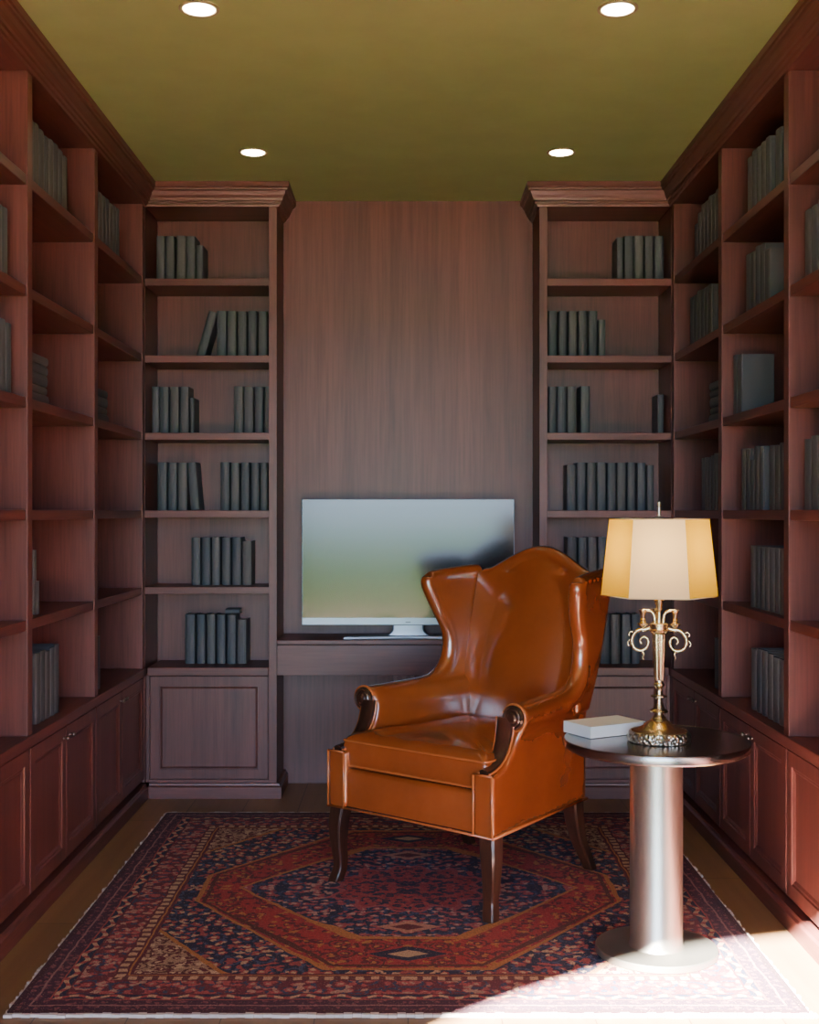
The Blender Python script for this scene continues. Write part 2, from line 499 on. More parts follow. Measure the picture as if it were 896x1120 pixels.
RL = {1: [(-1.173, .039), (-1.131, .042), (-1.079, .042), (-1.035, .043), (-.988, .033, .178)],
      2: [(-1.008, .040, .222, 16), (-.891, .044), (-.843, .042), (-.794, .041), (-.746, .040), (-.698, .041)],
      3: [(-1.194, .034), (-1.158, .043), (-1.111, .043), (-1.064, .042), (-1.017, .021, .17), (-.811, .042), (-.766, .044), (-.715, .040), (-.669, .036)],
      4: [(-1.168, .044), (-1.120, .043), (-1.073, .043), (-1.012, .041, .222, -5), (-.874, .042), (-.826, .039), (-.779, .039), (-.733, .039), (-.689, .034)],
      5: [(-1.009, .041), (-.962, .041), (-.915, .038), (-.868, .041), (-.821, .043), (-.774, .045, .205)],
      6: [(-1.039, .046), (-.985, .039), (-.938, .039), (-.891, .039), (-.844, .042), (-.797, .044, .205)]}
RR = {1: [(.972, .031, .215), (1.008, .044), (1.055, .042), (1.103, .041), (1.150, .041)],
      2: [(.653, .040), (.702, .038), (.747, .040), (.794, .040), (.841, .040), (.888, .031, .182)],
      3: [(.653, .039), (.695, .042), (.742, .042), (.804, .042), (1.162, .030, .185)],
      4: [(.739, .044, .212), (.787, .041), (.833, .042), (.880, .042), (.928, .041), (.974, .042), (1.021, .039), (1.068, .039), (1.113, .032, .21)],
      5: [(.742, .045), (.793, .041), (.838, .042), (.885, .040)],
      6: [(.851, .038), (.896, .045), (.945, .043), (.996, .041), (1.043, .036)]}
for side_word, D in (('left', RL), ('right', RR)):
    for r, row in D.items():
        z = shelf_z(r); n = len(row)
        for i, b in enumerate(row):
            x, w = b[0], b[1]; h = b[2] if len(b) > 2 else (.2225 if r != 6 else .229) + random.uniform(-.002, .002); tilt = math.radians(b[3]) if len(b) > 3 else 0
            me = book_mesh(w, h, .135, (i * 7 + r * 3) % 3)
            y = 5.745
            if tilt > 0:   loc = (x + w + .018 - w / 2 * math.cos(tilt), y, z + w / 2 * math.sin(tilt))
            elif tilt < 0: loc = (x + w / 2 * math.cos(tilt), y, z + w / 2 * math.sin(-tilt))
            else:          loc = (x + w / 2, y, z)
            st = 'leaning grey book' if tilt else ('short grey book' if h < .21 else 'grey clothbound book')
            pos = ORD[i] + ' from left' if i < n - 1 else 'last on right'
            put_book(me, loc, (0, tilt, 0), '%s, %s on %s of rear bookcase %s of television' % (st, pos, ROW[r], side_word),
                     'grey books in the rear %s bookcase' % side_word)
# small book lying across the tops of the lowest row
me = book_mesh(.022, .066, .10, 1)
put_book(me, (-.852, 5.75, CT + .2315 + .011), (0, PI / 2, 0), 'small book lying flat across the upright books on the lowest left rear ledge', 'grey books in the rear left bookcase')

# side walls: (wall, bay word, row, [(y0, thickness, height)...], far-to-near flag)
def srow(sgn, bay, r, ys, ye, n, heights=None, xs=1.233, d=.15, gap=.0015):
    word = 'left' if sgn < 0 else 'right'
    z = shelf_z(r); w = (ye - ys) / n
    for i in range(n):
        h = heights[i % len(heights)] if heights else .222 + random.uniform(-.006, .006)
        ww = w - gap - random.uniform(0, .003)
        y = ys + w * (i + .5)
        me = book_mesh(round(ww, 3), round(h, 3), d, (i + r) % 3)
        pos = ('nearest the viewer' if i == 0 else 'farthest from viewer' if i == n - 1 else ORD[i] + ' from the near end') if n > 1 else 'standing alone'
        st = 'short grey book' if h < .205 else 'grey clothbound book'
        put_book(me, (sgn * xs, y, z), (0, 0, PI / 2 if sgn < 0 else -PI / 2),
                 '%s, %s, %s, %s wall %s' % (st, pos, ROW[r], word, bay), 'grey books on the %s wall shelves' % word)
CORNER, MID, NEAR = 'corner bay', 'middle bay', 'near bay'
def sstack(sgn, bay, r, ys, ye, n, xs=1.235):
    word = 'left' if sgn < 0 else 'right'
    z = shelf_z(r); ln = ye - ys
    for i in range(n):
        th = [.036, .028, .040, .032, .030][i % 5]
        me = book_mesh(th, round(ln - .008 * (i % 3), 3), .155, (i + 1) % 3)
        pos = 'bottom' if i == 0 else 'top' if i == n - 1 else ORD[i] + ' from bottom'
        o = put_book(me, (0, 0, 0), (0, 0, 0), 'grey book lying flat, %s of stack, third shelf down, %s wall %s' % (pos, word, bay), 'flat stacks of books on the %s wall shelves' % word)
        # lying: thickness -> z, height -> y, depth -> away from the room
        if sgn < 0: M = Matrix(((0, -1, 0), (0, 0, 1), (1, 0, 0)))
        else:       M = Matrix(((0, 1, 0), (0, 0, 1), (1, 0, 0)))
        if M.determinant() < 0: M = M @ Matrix(((-1, 0, 0), (0, 1, 0), (0, 0, 1)))
        o.rotation_euler = M.to_euler(); o.location = (sgn * (xs + .004 * (i % 2)), ys, z + th / 2 + .0006)
        z += th
# left wall
srow(-1, MID, 1, 4.02, 4.478, 8)
srow(-1, CORNER, 1, 4.87, 5.288, 7)
srow(-1, NEAR, 2, 3.56, 3.813, 5)
srow(-1, NEAR, 3, 3.56, 3.849, 5)
sstack(-1, MID, 3, 4.02, 4.245, 5)
sstack(-1, CORNER, 3, 4.86, 5.09, 4)
srow(-1, MID, 5, 4.075, 4.135, 2, [.215, .11])
srow(-1, MID, 6, 4.10, 4.375, 5, [.235, .238, .23, .236, .24])
srow(-1, CORNER, 6, 4.90, 4.955, 1, [.21])
# right wall
srow(1, CORNER, 1, 4.90, 5.33, 7, [.225, .22, .228, .222, .226, .205, .17])
srow(1, CORNER, 2, 5.027, 5.413, 6)
sstack(1, CORNER, 3, 4.87, 5.07, 5)
srow(1, CORNER, 4, 4.88, 5.20, 6)
srow(1, CORNER, 6, 4.915, 4.985, 1, [.20])
srow(1, MID, 1, 4.213, 4.498, 5)
srow(1, MID, 1, 4.09, 4.156, 1, [.215])
srow(1, MID, 2, 4.219, 4.517, 5, [.19, .22, .226, .218, .222])
srow(1, MID, 3, 4.575, 4.695, 2, [.224, .23], d=.125)
srow(1, MID, 4, 4.296, 4.579, 5, [.222, .226, .18, .222, .226])
srow(1, MID, 4, 4.05, 4.224, 3)
srow(1, MID, 5, 4.05, 4.457, 7, [.22])
srow(1, MID, 6, 4.05, 4.451, 6)
srow(1, NEAR, 2, 3.60, 3.849, 4)
srow(1, NEAR, 4, 3.60, 3.852, 4)

# ------------------------------------------------------------------ rug
def rug_mat():
    m, nt, b = new_mat('persian_wool')
    tc = node(nt, 'ShaderNodeTexCoord'); sp = node(nt, 'ShaderNodeSeparateXYZ')
    wob = noise(nt, tc.outputs['Object'], 9, 2)
    nt.links.new(tc.outputs['Object'], sp.inputs[0])
    w = (X(nt, wob) - .5) * .018
    f1 = (X(nt, noise(nt, ocoord(nt), 85, 2)) - .5) * .022
    f2 = (X(nt, noise(nt, ocoord(nt, (1.07, .97, 1.3)), 79, 2)) - .5) * .022
    u = X(nt, sp.outputs[0]) + w; v = X(nt, sp.outputs[1]) + w
    fu, fv = (u.abs() + f1), (v.abs() + f2)
    au, av = u.abs(), v.abs()
    def vec(a, bb, cz=0.0):
        c = node(nt, 'ShaderNodeCombineXYZ'); nt.links.new(a.k, c.inputs[0]); nt.links.new(bb.k, c.inputs[1]); c.inputs[2].default_value = cz
        return c.outputs[0]
    sym = vec(fu, fv)
    def vor(scale, off=0.0, feature='F1', rnd=.8):
        n = node(nt, 'ShaderNodeTexVoronoi', voronoi_dimensions='2D', feature=feature)
        mp = node(nt, 'ShaderNodeMapping'); mp.inputs['Location'].default_value = (off, off * 1.7, 0)
        nt.links.new(sym, mp.inputs[0]); nt.links.new(mp.outputs[0], n.inputs['Vector'])
        n.inputs['Scale'].default_value = scale; n.inputs['Randomness'].default_value = rnd
        s = node(nt, 'ShaderNodeSeparateColor'); nt.links.new(n.outputs['Color'], s.inputs[0])
        return X(nt, n.outputs['Distance']), X(nt, s.outputs[0]), X(nt, s.outputs[1])
    RED, NAVY, CREAM, MAR, GOLD, BLUE, ROSE, BROWN, GREEN = (.27, .028, .028), (.012, .014, .040), (.42, .27, .155), (.095, .014, .022), (.34, .14, .04), (.035, .05, .11), (.27, .05, .048), (.075, .020, .015), (.035, .05, .035)
    dB, cB, cB2 = vor(10.5, .3)             # large flowers
    dM, cM, cM2 = vor(25, 1.1)             # medium sprigs
    dS, cS, cS2 = vor(62, 2.3, rnd=1)      # knots
    dT, cT, cT2 = vor(40, 4.1, rnd=1)
    def florals(base, c1, c2, c3, dens=.5):
        c = base
        c = mix(nt, dT.between(.0, .36) * cT.lt(dens * .75), c, c2)
        c = mix(nt, dM.between(.20, .34) * cM.lt(dens + .1), c, c1)
        c = mix(nt, dM.lt(.20) * cM.lt(dens + .1), c, c3)
        c = mix(nt, dB.between(.26, .34) * cB.lt(dens + .25), c, c2)
        c = mix(nt, dB.between(.16, .26) * cB.lt(dens + .25), c, base if not isinstance(base, tuple) else base)
        c = mix(nt, dB.between(.08, .16) * cB.lt(dens + .25), c, c1)
        c = mix(nt, dB.lt(.08) * cB.lt(dens + .25), c, c3)
        c = mix(nt, cS.lt(.16), c, c1)
        c = mix(nt, cS.gt(.90), c, c3)
        return c
    navyF = florals(NAVY, ROSE, BLUE, CREAM, .42)
    redF = florals(RED, MAR, BROWN, GOLD, .20)
    medF = florals((.012, .016, .045), (.26, .05, .06), (.03, .045, .11), (.36, .20, .16), .40)
    cenF = florals((.24, .030, .036), NAVY, ROSE, (.06, .02, .04), .5)
    corF = florals((.30, .19, .12), MAR, BROWN, (.46, .33, .2), .55)
    borF = florals((.105, .018, .028), (.30, .06, .06), (.03, .04, .085), (.34, .2, .14), .55)
    # zone distances
    sc = (au * 55 + av * 38).sin() * .012
    corner = (au.rsub(.80)) / .32 + (av.rsub(.82)) / .44 + sc * 3
    hexa = (au / .70).max((au * .53 + av * .414) / .433 + sc).max(av / .755)
    dia = (au / .58 + av * 1.44 + sc * 2).max(av / .50)
    th = node(nt, 'ShaderNodeMath', operation='ARCTAN2'); nt.links.new(av.k, th.inputs[0]); nt.links.new(au.k, th.inputs[1])
    pet = (X(nt, th.outputs[0]) * 12).sin() * .10
    cen = ((au * au + av * av * 1.15).pow(.5)) / .25 + pet
    col = navyF
    col = mix(nt, corner.lt(1), col, corF)
    col = mix(nt, (corner - 1).abs().lt(.035), col, GOLD)
    col = mix(nt, hexa.lt(1), col, redF)
    col = mix(nt, (hexa - 1).abs().lt(.012), col, GOLD)
    col = mix(nt, (hexa - .965).abs().lt(.010), col, BROWN)
    col = mix(nt, dia.lt(1), col, medF)
    col = mix(nt, (dia - 1).abs().lt(.022), col, GOLD)
    col = mix(nt, cen.lt(1), col, cenF)
    col = mix(nt, (cen - 1).abs().lt(.04), col, (.26, .05, .06))
    # cross-shaped pendants on the long axis
    pend = ((au - .0).abs() / .10 + (av - .40).abs() / .055)
    col = mix(nt, pend.lt(1), col, (.36, .16, .11)); col = mix(nt, pend.lt(.55), col, MAR)
    pend2 = ((au - .0) / .12 + (av - .635).abs() / .06)
    col = mix(nt, pend2.lt(1), col, NAVY); col = mix(nt, pend2.lt(.5), col, CREAM)
    # borders
    eu, ev = au.rsub(1.036), av.rsub(1.06)
    e = eu.min(ev); isu = eu.lt(ev)
    tt = isu * av + isu.rsub(1.0) * au
    dash = ((tt * 150).sin() + f1 * 70).gt(-.2)
    zig = ((tt * 62).sin() * .009)
    col = mix(nt, e.lt(.268), col, MAR)
    col = mix(nt, e.between(.252, .258), col, GOLD)
    stripe = mix(nt, dash, (.10, .03, .03), CREAM)
    col = mix(nt, (e + zig * .25).between(.222, .246), col, stripe)
    col = mix(nt, e.between(.126, .216), col, borF)
    z2 = e + zig
    col = mix(nt, e.between(.088, .120), col, NAVY)
    col = mix(nt, z2.between(.096, .112), col, mix(nt, dash, ROSE, CREAM))
    col = mix(nt, e.between(.084, .089), col, (.28, .06, .05))
    guard = mix(nt, dT.lt(.3) * cT.lt(.7), (.05, .014, .03), (.16, .05, .06))
    col = mix(nt, e.between(.018, .083), col, guard)
    col = mix(nt, e.between(.044, .050), col, (.24, .12, .11))
    col = mix(nt, e.lt(.018), col, (.045, .012, .018))
    # yarn speckle
    wn = node(nt, 'ShaderNodeTexNoise'); wn.inputs['Scale'].default_value = 330; wn.inputs['Detail'].default_value = 1
    nt.links.new(tc.outputs['Object'], wn.inputs['Vector'])
    sp2 = ramp(nt, wn.outputs[0], [(.34, (.45, .42, .42)), (.5, (.9, .88, .88)), (.66, (1.45, 1.35, 1.3))])
    col = mix(nt, .85, col, sp2, 'MULTIPLY')
    col = mix(nt, X(nt, noise(nt, tc.outputs['Object'], 190, 2)).gt(.67), col, (.34, .2, .14))
    nt.links.new(col, b.inputs['Base Color'])
    b.inputs['Roughness'].default_value = .95; b.inputs['Specular IOR Level'].default_value = .1
    b.inputs['Sheen Weight'].default_value = .04; b.inputs['Sheen Roughness'].default_value = .5
    bump(nt, b, wn.outputs[0], .5, .003)
    return m
RC = (0, 4.24)
rug = thing('persian_rug', 'large red and navy Persian medallion rug with cream fringe lying under the armchair', 'rug', (RC[0], RC[1], 0))
bm = bmesh.new()
ol_ = round_poly([(-1.036, -1.06), (1.036, -1.06), (1.036, 1.06), (-1.036, 1.06)], .006, 3)
loft(bm, [[(x, y, z) for x, y in ol_] for z in (0.001, .008, .010)])
finish('pile', bm, rug_mat(), rug)
bm = bmesh.new(); rr = random.Random(3)
for sx in (-1, 1):
    y = -1.06
    while y < 1.06:
        ln, wd = rr.uniform(.004, .014), rr.uniform(.010, .02)
        x = sx * 1.034
        add_box(bm, min(x, x + sx * ln), max(x, x + sx * ln), y, y + wd, .001, rr.uniform(.005, .010)); y += wd + rr.uniform(.002, .010)
for sy in (-1, 1):
    x = -1.04
    while x < 1.04:
        ln, wd = rr.uniform(.010, .016), .022
        y = sy * 1.058
        add_box(bm, x, x + wd, min(y, y + sy * ln), max(y, y + sy * ln), .001, rr.uniform(.008, .0105)); x += wd + .001
f = finish('fringe', bm, plain('cream_fringe', (.55, .48, .42), .9, 0, .15, 200, .3), rug); f['label'] = 'pale ragged fringe along the rug edge'

# ------------------------------------------------------------------ wing chair
RUGZ = .0106
ch = thing('wing_armchair', 'cognac leather wingback armchair with dark wooden legs standing on the rug', 'armchair', (0, 4.103, RUGZ), math.radians(-39.9))
lerp = lambda a, b, t: a + (b - a) * t
def interp(tab, z):
    if z <= tab[0][0]: return tab[0][1:]
    for a, b in zip(tab[:-1], tab[1:]):
        if z <= b[0]:
            t = (z - a[0]) / (b[0] - a[0]); return tuple(lerp(p, q, t) for p, q in zip(a[1:], b[1:]))
    return tab[-1][1:]
wout = lambda y: .355 - .070 * min(1, max(0, y / .64))
yback = lambda z: .617 + (z - .517) * .266     # front surface of the back
FRONT = [(.26, -.012), (.455, -.012), (.462, .035), (.478, .075), (.51, .112), (.55, .136), (.59, .148), (.625, .152), (.66, .158)]

def upholster(o, vox=.0046, it=18):
    md = o.modifiers.new('remesh', 'REMESH'); md.mode = 'VOXEL'; md.voxel_size = vox; md.use_smooth_shade = True
    md = o.modifiers.new('smooth', 'SMOOTH'); md.factor = .5; md.iterations = it
    return o

def arm(s):
    bm = bmesh.new()
    # side slab with the post in front
    rings = []
    for z in (.262, .264, .270, .30, .36, .42, .455, .462, .478, .50, .525, .55, .575, .59, .605, .622, .635, .65, .662):
        F = interp(FRONT, z)[0]; B = max(yback(z) + .035, .66)
        ys = [lerp(B, F, k / 10) for k in range(11)]
        th = interp([(.575, .078), (.60, .076), (.63, .066), (.65, .052), (.662, .036)], z)[0]
        ob = interp([(.262, -.009), (.264, -.004), (.270, 0), (.48, 0), (.54, .004), (.56, .010), (.58, .018), (.60, .029), (.622, .0345), (.64, .031), (.655, .020), (.662, .006)], z)[0]
        ib = interp([(.262, .009), (.264, .004), (.270, 0)], z)[0]
        fade = lambda y: ob if ob < 0 else ob * (1 - min(1, max(0, (y - .42) / .16)))
        # rounded corners at the back and front edges
        rnd = lambda k: .010 if k == 0 else (.003 if k == 1 else (.006 if k == 12 else 0))
        ys = [B, B - .006] + [lerp(B - .015, F + .006, k / 9) for k in range(10)] + [F]
        ring = [(s * (wout(y) - th + ib + rnd(k)), y, z) for k, y in enumerate(ys)] + [(s * (wout(y) + fade(y) - rnd(12 - k)), y, z) for k, y in enumerate(ys[::-1])]
        rings.append(ring)
    loft(bm, rings)
    # rolled arm
    ax = lambda y: s * (wout(y) - .012)
    roll = [(ax(y), y, zz) for y, zz in ((.150, .622), (.20, .622), (.30, .624), (.40, .627), (.47, .628), (.54, .628))]
    tube(bm, spline(roll, 5), [.044 if k < 15 else lerp(.044, .030, (k - 15) / 10) for k in range(26)], 18)
    # sweep from arm up the wing front
    path = [(s * .300, .40, .627), (s * .297, .49, .636), (s * .297, .555, .668), (s * .296, .590, .715), (s * .293, .600, .775), (s * .296, .594, .84),
            (s * .306, .558, .91), (s * .320, .531, .97), (s * .332, .516, 1.015), (s * .332, .522, 1.038)]
    tube(bm, spline(path, 5), [lerp(.0435, .029, min(1, max(0, k - 4) / 18)) for k in range(9 * 5 + 1)], 16)
    # wing sheet
    WF = [(.58, .56), (.66, .56), (.715, .585), (.775, .597), (.84, .588), (.91, .556), (.97, .529), (1.02, .516), (1.05, .524)]
    WX_ = [(.58, .276), (.66, .284), (.715, .290), (.84, .294), (.91, .304), (1.0, .326), (1.05, .332)]
    rings = []
    WS = [(p.x, p.y, p.z) for p in spline([(z, interp(WF, z)[0], interp(WX_, z)[0]) for z in (.58, .66, .715, .775, .84, .91, .97, 1.02, 1.05)], 4)]
    for z, F, xf in WS:
        B = yback(z) + .040; th = .024
        ring = []
        for sg in (-1, 1):
            for k in range(9):
                q = k / 8 if sg < 0 else 1 - k / 8
                y = lerp(B, F, q); eg = .014 if q == 0 else 0; x = lerp(interp([(.58, .257), (.66, .269), (.72, .274), (.85, .284), (1.05, .288)], z)[0], xf, q ** .8)
                zz = z + (.022 * (1 - q) if z > 1.0 else 0)
                ring.append((s * (x + (.034 - eg if sg > 0 else -.024 + eg)), y, zz))
        rings.append(ring)
    loft(bm, rings)
    # rolled top edge of the wing
    tp = [(s * .332, .525, 1.036), (s * .322, .58, 1.045), (s * .308, .66, 1.052), (s * .292, .74, 1.058), (s * .285, .775, 1.058)]
    tube(bm, spline(tp, 5), .027, 14)
    return upholster(finish('wing_and_arm', bm, LEA, ch, smooth=True))
for s in (-1, 1): arm(s)

# backrest with camel-back crest
def back():
    bm = bmesh.new(); NX, NZ = 28, 30; HWB = .262
    def ztop(x):
        a = min(1, abs(x) / .235); c = .5 + .5 * math.cos(PI * a)
        return 1.068 + .092 * c ** .75
    F, Bk = [], []
    for j in range(NZ + 1):
        t = j / NZ; rf, rb = [], []
        for i in range(NX + 1):
            x = -HWB + 2 * HWB * i / NX; zt = ztop(x) - .012
            z = lerp(.40, zt, t)
            pil = .068 * (1 - (abs(x) / HWB) ** 2.3) * (1 - .62 * (2 * t - 1) ** 2)
            roll = 0
            if t > .93: roll = .028 * (1 - math.sqrt(max(0, 1 - ((t - .93) / .07) ** 2)))
            rf.append((x, yback(z) + .024 - pil + roll, z)); rb.append((x * 1.03, yback(z) + .030 - roll * .3, z))
        F.append(rf); Bk.append(rb)
    vf = [[bm.verts.new(p) for p in r] for r in F]; vb = [[bm.verts.new(p) for p in r] for r in Bk]
    for j in range(NZ):
        for i in range(NX):
            bm.faces.new((vf[j][i], vf[j][i + 1], vf[j + 1][i + 1], vf[j + 1][i]))
            bm.faces.new((vb[j][i], vb[j + 1][i], vb[j + 1][i + 1], vb[j][i + 1]))
        for i in (0, NX): bm.faces.new((vf[j][i], vf[j + 1][i], vb[j + 1][i], vb[j][i]))
    for j in (0, NZ):
        for i in range(NX): bm.faces.new((vf[j][i], vb[j][i], vb[j][i + 1], vf[j][i + 1]))
    # crest roll
    cr = [(x, yback(ztop(x)) + .008, ztop(x) - .028) for x in [(-.25 + .5 * k / 30) for k in range(31)]]
    tube(bm, cr, .030, 14)
    # outside back panel down to the rail
    R = []
    for z in (.262, .42, .6, .8, 1.0, 1.06):
        y1 = yback(max(z, .40)) + .034 if z > .4 else .655
        y1 = max(y1, .655)
        R.append([(-.272, y1 - .05, z), (.272, y1 - .05, z), (.272, y1, z), (-.272, y1, z)])
    loft(bm, R)
    return upholster(finish('backrest', bm, LEA, ch, smooth=True), .0055, 18)
back()

# seat rail between the posts
bm = bmesh.new()
ol_ = round_poly([(-.292, .0), (.292, .0), (.25, .64), (-.25, .64)], .012, 3)
loft(bm, [[(x * k, y if y > .3 else y + d, z) for x, y in ol_] for z, k, d in ((.264, .99, .006), (.270, 1, 0), (.385, 1, 0), (.394, 1, .004), (.399, .99, .014))])
finish('seat_rail', bm, LEA, ch, auto=.7)

# cushion
bm = bmesh.new()
T = [(-.312, .012), (.312, .012), (.306, .128), (.272, .150), (.232, .62), (-.232, .62), (-.272, .150), (-.306, .128)]
T = round_poly(T, .022, 5)
cxy = Vector((0, .30))
dense = []
for i in range(len(T)):
    a, b = Vector(T[i]), Vector(T[(i + 1) % len(T)]); n = max(1, int((b - a).length / .03))
    for k in range(n): dense.append(a + (b - a) * k / n)
def ring(z, sc_, rip=0):
    out = []
    for i, p in enumerate(dense):
        q = cxy + (p - cxy) * sc_
        out.append((q.x, q.y, z + rip * math.sin(i * 2.1) * math.sin(i * .77)))
    return out
loft(bm, [ring(.402, .93), ring(.404, .985), ring(.412, 1.0), ring(.44, 1.012), ring(.475, 1.008), ring(.493, .995), ring(.503, .975, .0018), ring(.514, .92, .003), ring(.524, .82, .002), ring(.533, .65), ring(.538, .42), ring(.540, .18), ring(.540, .05)])
finish('seat_cushion', bm, LEA, ch, smooth=True)
bm = bmesh.new()
for z, sc_ in ((.494, 1.0), (.409, 1.004)):
    pts = [Vector(p) for p in ring(z, sc_)]; pts.append(pts[0]); tube(bm, pts, .0042, 8)
finish('cushion_piping', bm, LEAP, ch, smooth=True)

# wooden facings of the arms
def facing(s):
    bm = bmesh.new()
    path = spline([(-.004, .461), (.030, .466), (.066, .480), (.100, .506), (.124, .545), (.136, .585), (.140, .62)], 5)
    rings = []
    for i, p in enumerate(path):
        q = i / (len(path) - 1)
        a = path[min(i + 1, len(path) - 1)] - path[max(i - 1, 0)]; a.normalize()
        nrm = Vector((-a.y, a.x))      # towards the front / up
        y, z = p; w = lerp(.018, .030, min(1, q * 1.3)); c = s * (wout(y) - .039 - .004 * q)
        rings.append([(c - w, y, z), (c - w * .92, y + nrm.x * .010, z + nrm.y * .010), (c - w * .3, y + nrm.x * .016, z + nrm.y * .016),
                      (c + w * .3, y + nrm.x * .013, z + nrm.y * .013), (c + w * .92, y + nrm.x * .010, z + nrm.y * .010), (c + w, y, z),
                      (c + w, y - nrm.x * .008, z - nrm.y * .008), (c - w, y - nrm.x * .008, z - nrm.y * .008)])
    loft(bm, rings)
    # scroll
    n = 24; cx, cz = s * (wout(.15) - .012), .622
    for r0, prof in ((1, [(.038, .152), (.040, .140), (.036, .132), (.030, .135), (.026, .131), (.018, .131), (.014, .126), (.001, .123)]),):
        loft(bm, [[(cx + r * math.cos(2 * PI * k / n), y, cz + r * math.sin(2 * PI * k / n)) for k in range(n)] for r, y in prof])
    o = finish('arm_facing', bm, WD, ch, auto=.6); o['label'] = 'carved dark wood scroll facing of the arm'
    # piping around the facing
    bm = bmesh.new()
    for sd in (-1, 1):
        pts = []
        for i, p in enumerate(path):
            q = i / (len(path) - 1); w = lerp(.021, .034, min(1, q * 1.3)); c = s * (wout(p[0]) - .039 - .004 * q)
            pts.append((c + sd * w, p[0] - .001, p[1] + .001))
        tube(bm, pts, .0040, 8)
    pts = []
    for k in range(26):
        a = -PI * .55 + PI * 1.45 * k / 25
        pts.append((cx + s * .044 * math.cos(a), .146, cz + .044 * math.sin(a)))
    tube(bm, pts, .0045, 8)
    # post and rail edges
    for x in (.353, .280):
        tube(bm, [(s * x, -.014, .266), (s * x, -.014, .36), (s * x, -.014, .458)], .0042, 8)
    tube(bm, [(s * .280, -.014, .458), (s * .353, -.014, .458)], .0038, 8)
    tube(bm, [(s * .356, -.014, .264), (s * (wout(.3) + .002), .3, .264), (s * (wout(.66) + .002), .655, .264)], .0055, 8)
    finish('piping', bm, LEAP, ch, smooth=True)
for s in (-1, 1): facing(s)
bm = bmesh.new(); tube(bm, [(-.355, -.013, .264), (0, -.004, .264), (.355, -.013, .264)], .004, 8); finish('front_welt', bm, LEAP, ch, smooth=True)

def leg(st):
    bm = bmesh.new(); rings = []
    pts = spline([(*c, h) for c, h in [((x, y, z), h) for x, y, z, h in st]][0:0] or [Vector((x, y, z)) for x, y, z, h in st], 5)
    hs = [h for *_, h in st]
    for i, p in enumerate(pts):
        k = i / 5; a = int(min(k, len(hs) - 1)); b = min(a + 1, len(hs) - 1); h = lerp(hs[a], hs[b], k - a)
        c = h * .78
        rings.append([(p.x + dx, p.y + dy, p.z) for dx, dy in ((-h, -c), (-c, -h), (c, -h), (h, -c), (h, c), (c, h), (-c, h), (-h, c))])
    loft(bm, rings)
    return finish('leg', bm, WD, ch, auto=.5)
for s in (-1, 1):
    leg([(s * .322, .024, .268, .030), (s * .330, .016, .20, .0285), (s * .330, .016, .13, .024), (s * .325, .020, .06, .020), (s * .332, .010, .015, .021), (s * .336, .004, .0, .020)])
    leg([(s * .255, .610, .268, .031), (s * .256, .620, .20, .028), (s * .260, .640, .12, .024), (s * .268, .675, .05, .021), (s * .274, .700, .0, .019)])

# ------------------------------------------------------------------ pedestal table, lamp, white book
TX, TY = .727, 3.615
tb = thing('pedestal_table', 'round brushed metal pedestal side table standing at the rug edge by the armchair', 'side table', (TX, TY, RUGZ))
def lobj(name, prof, mat, parent, n=64, auto=.5):
    bm = bmesh.new(); lathe(bm, prof, n=n); return finish(name, bm, mat, parent, auto=auto)
lobj('base', [(.001, 0), (.174, 0), (.177, .003), (.177, .018), (.174, .021), (.10, .0215), (.001, .0215)], NICKEL, tb, 96)
lobj('pedestal', [(.001, .0215), (.080, .0215), (.0785, .026), (.0765, .030), (.0765, .5935), (.001, .5935)], NICKEL, tb)
o = lobj('tabletop', [(.001, .5935), (.235, .5935), (.262, .596), (.269, .602), (.270, .620), (.268, .6245), (.263, .6252), (.260, .6246), (.259, .624), (.001, .624)], DARKM, tb, 96)
o['label'] = 'dark burnished metal tray top with raised rim'
TOPZ = RUGZ + .624

LX, LY = .730, 3.59
lp = thing('table_lamp', 'brass candelabra table lamp with a six-sided silk shade on the pedestal table', 'lamp', (LX, LY, TOPZ + .0006), math.radians(-11.5))
z0 = TOPZ
def P(prof): return [(r, z - z0) for r, z in prof]
def lamp_base():
    bm = bmesh.new(); n = 96; rings = []
    for r, z, am in [(.001, .634, 0), (.086, .634, 0), (.0905, .637, .3), (.0905, .643, .6), (.0905, .650, 1), (.089, .657, .8), (.086, .662, 0), (.083, .6645, 0), (.081, .663, 0), (.001, .663, 0)]:
        rings.append([((r + .0018 * am * math.sin(k * 2 * PI / n * 24)) * math.cos(2 * PI * k / n), (r + .0018 * am * math.sin(k * 2 * PI / n * 24)) * math.sin(2 * PI * k / n), z - z0) for k in range(n)])
    loft(bm, rings); o = finish('base', bm, EMB, lp, auto=.7); o['label'] = 'embossed silver-toned base ring'
    return o
EMB, nt, b = new_mat('embossed_silver')
vv = node(nt, 'ShaderNodeTexVoronoi'); vv.inputs['Scale'].default_value = 110; nt.links.new(ocoord(nt), vv.inputs['Vector'])
nt.links.new(ramp(nt, vv.outputs['Distance'], [(.1, (.85, .83, .78)), (.6, (.45, .38, .28))]), b.inputs['Base Color'])
b.inputs['Metallic'].default_value = 1; b.inputs['Roughness'].default_value = .28; bump(nt, b, vv.outputs['Distance'], .9, .006)
lamp_base()
lobj('foot', P([(.001, .662), (.080, .662), (.080, .665), (.070, .668), (.056, .672), (.044, .680), (.034, .690), (.026, .694), (.024, .698), (.001, .698)]), BRASS, lp)
lobj('stem', P([(.001, .696), (.018, .696), (.020, .701), (.016, .706), (.0125, .712), (.012, .716), (.026, .7185), (.027, .722), (.024, .7245), (.017, .728), (.014, .736), (.0105, .746), (.0095, .756), (.012, .760), (.0235, .7625), (.0235, .766), (.012, .769), (.010, .778), (.0098, .786), (.012, .791), (.016, .796), (.016, .800), (.012, .804), (.0115, .812), (.001, .812)]), BRASS, lp)
bm = bmesh.new(); n = 64; rings = []
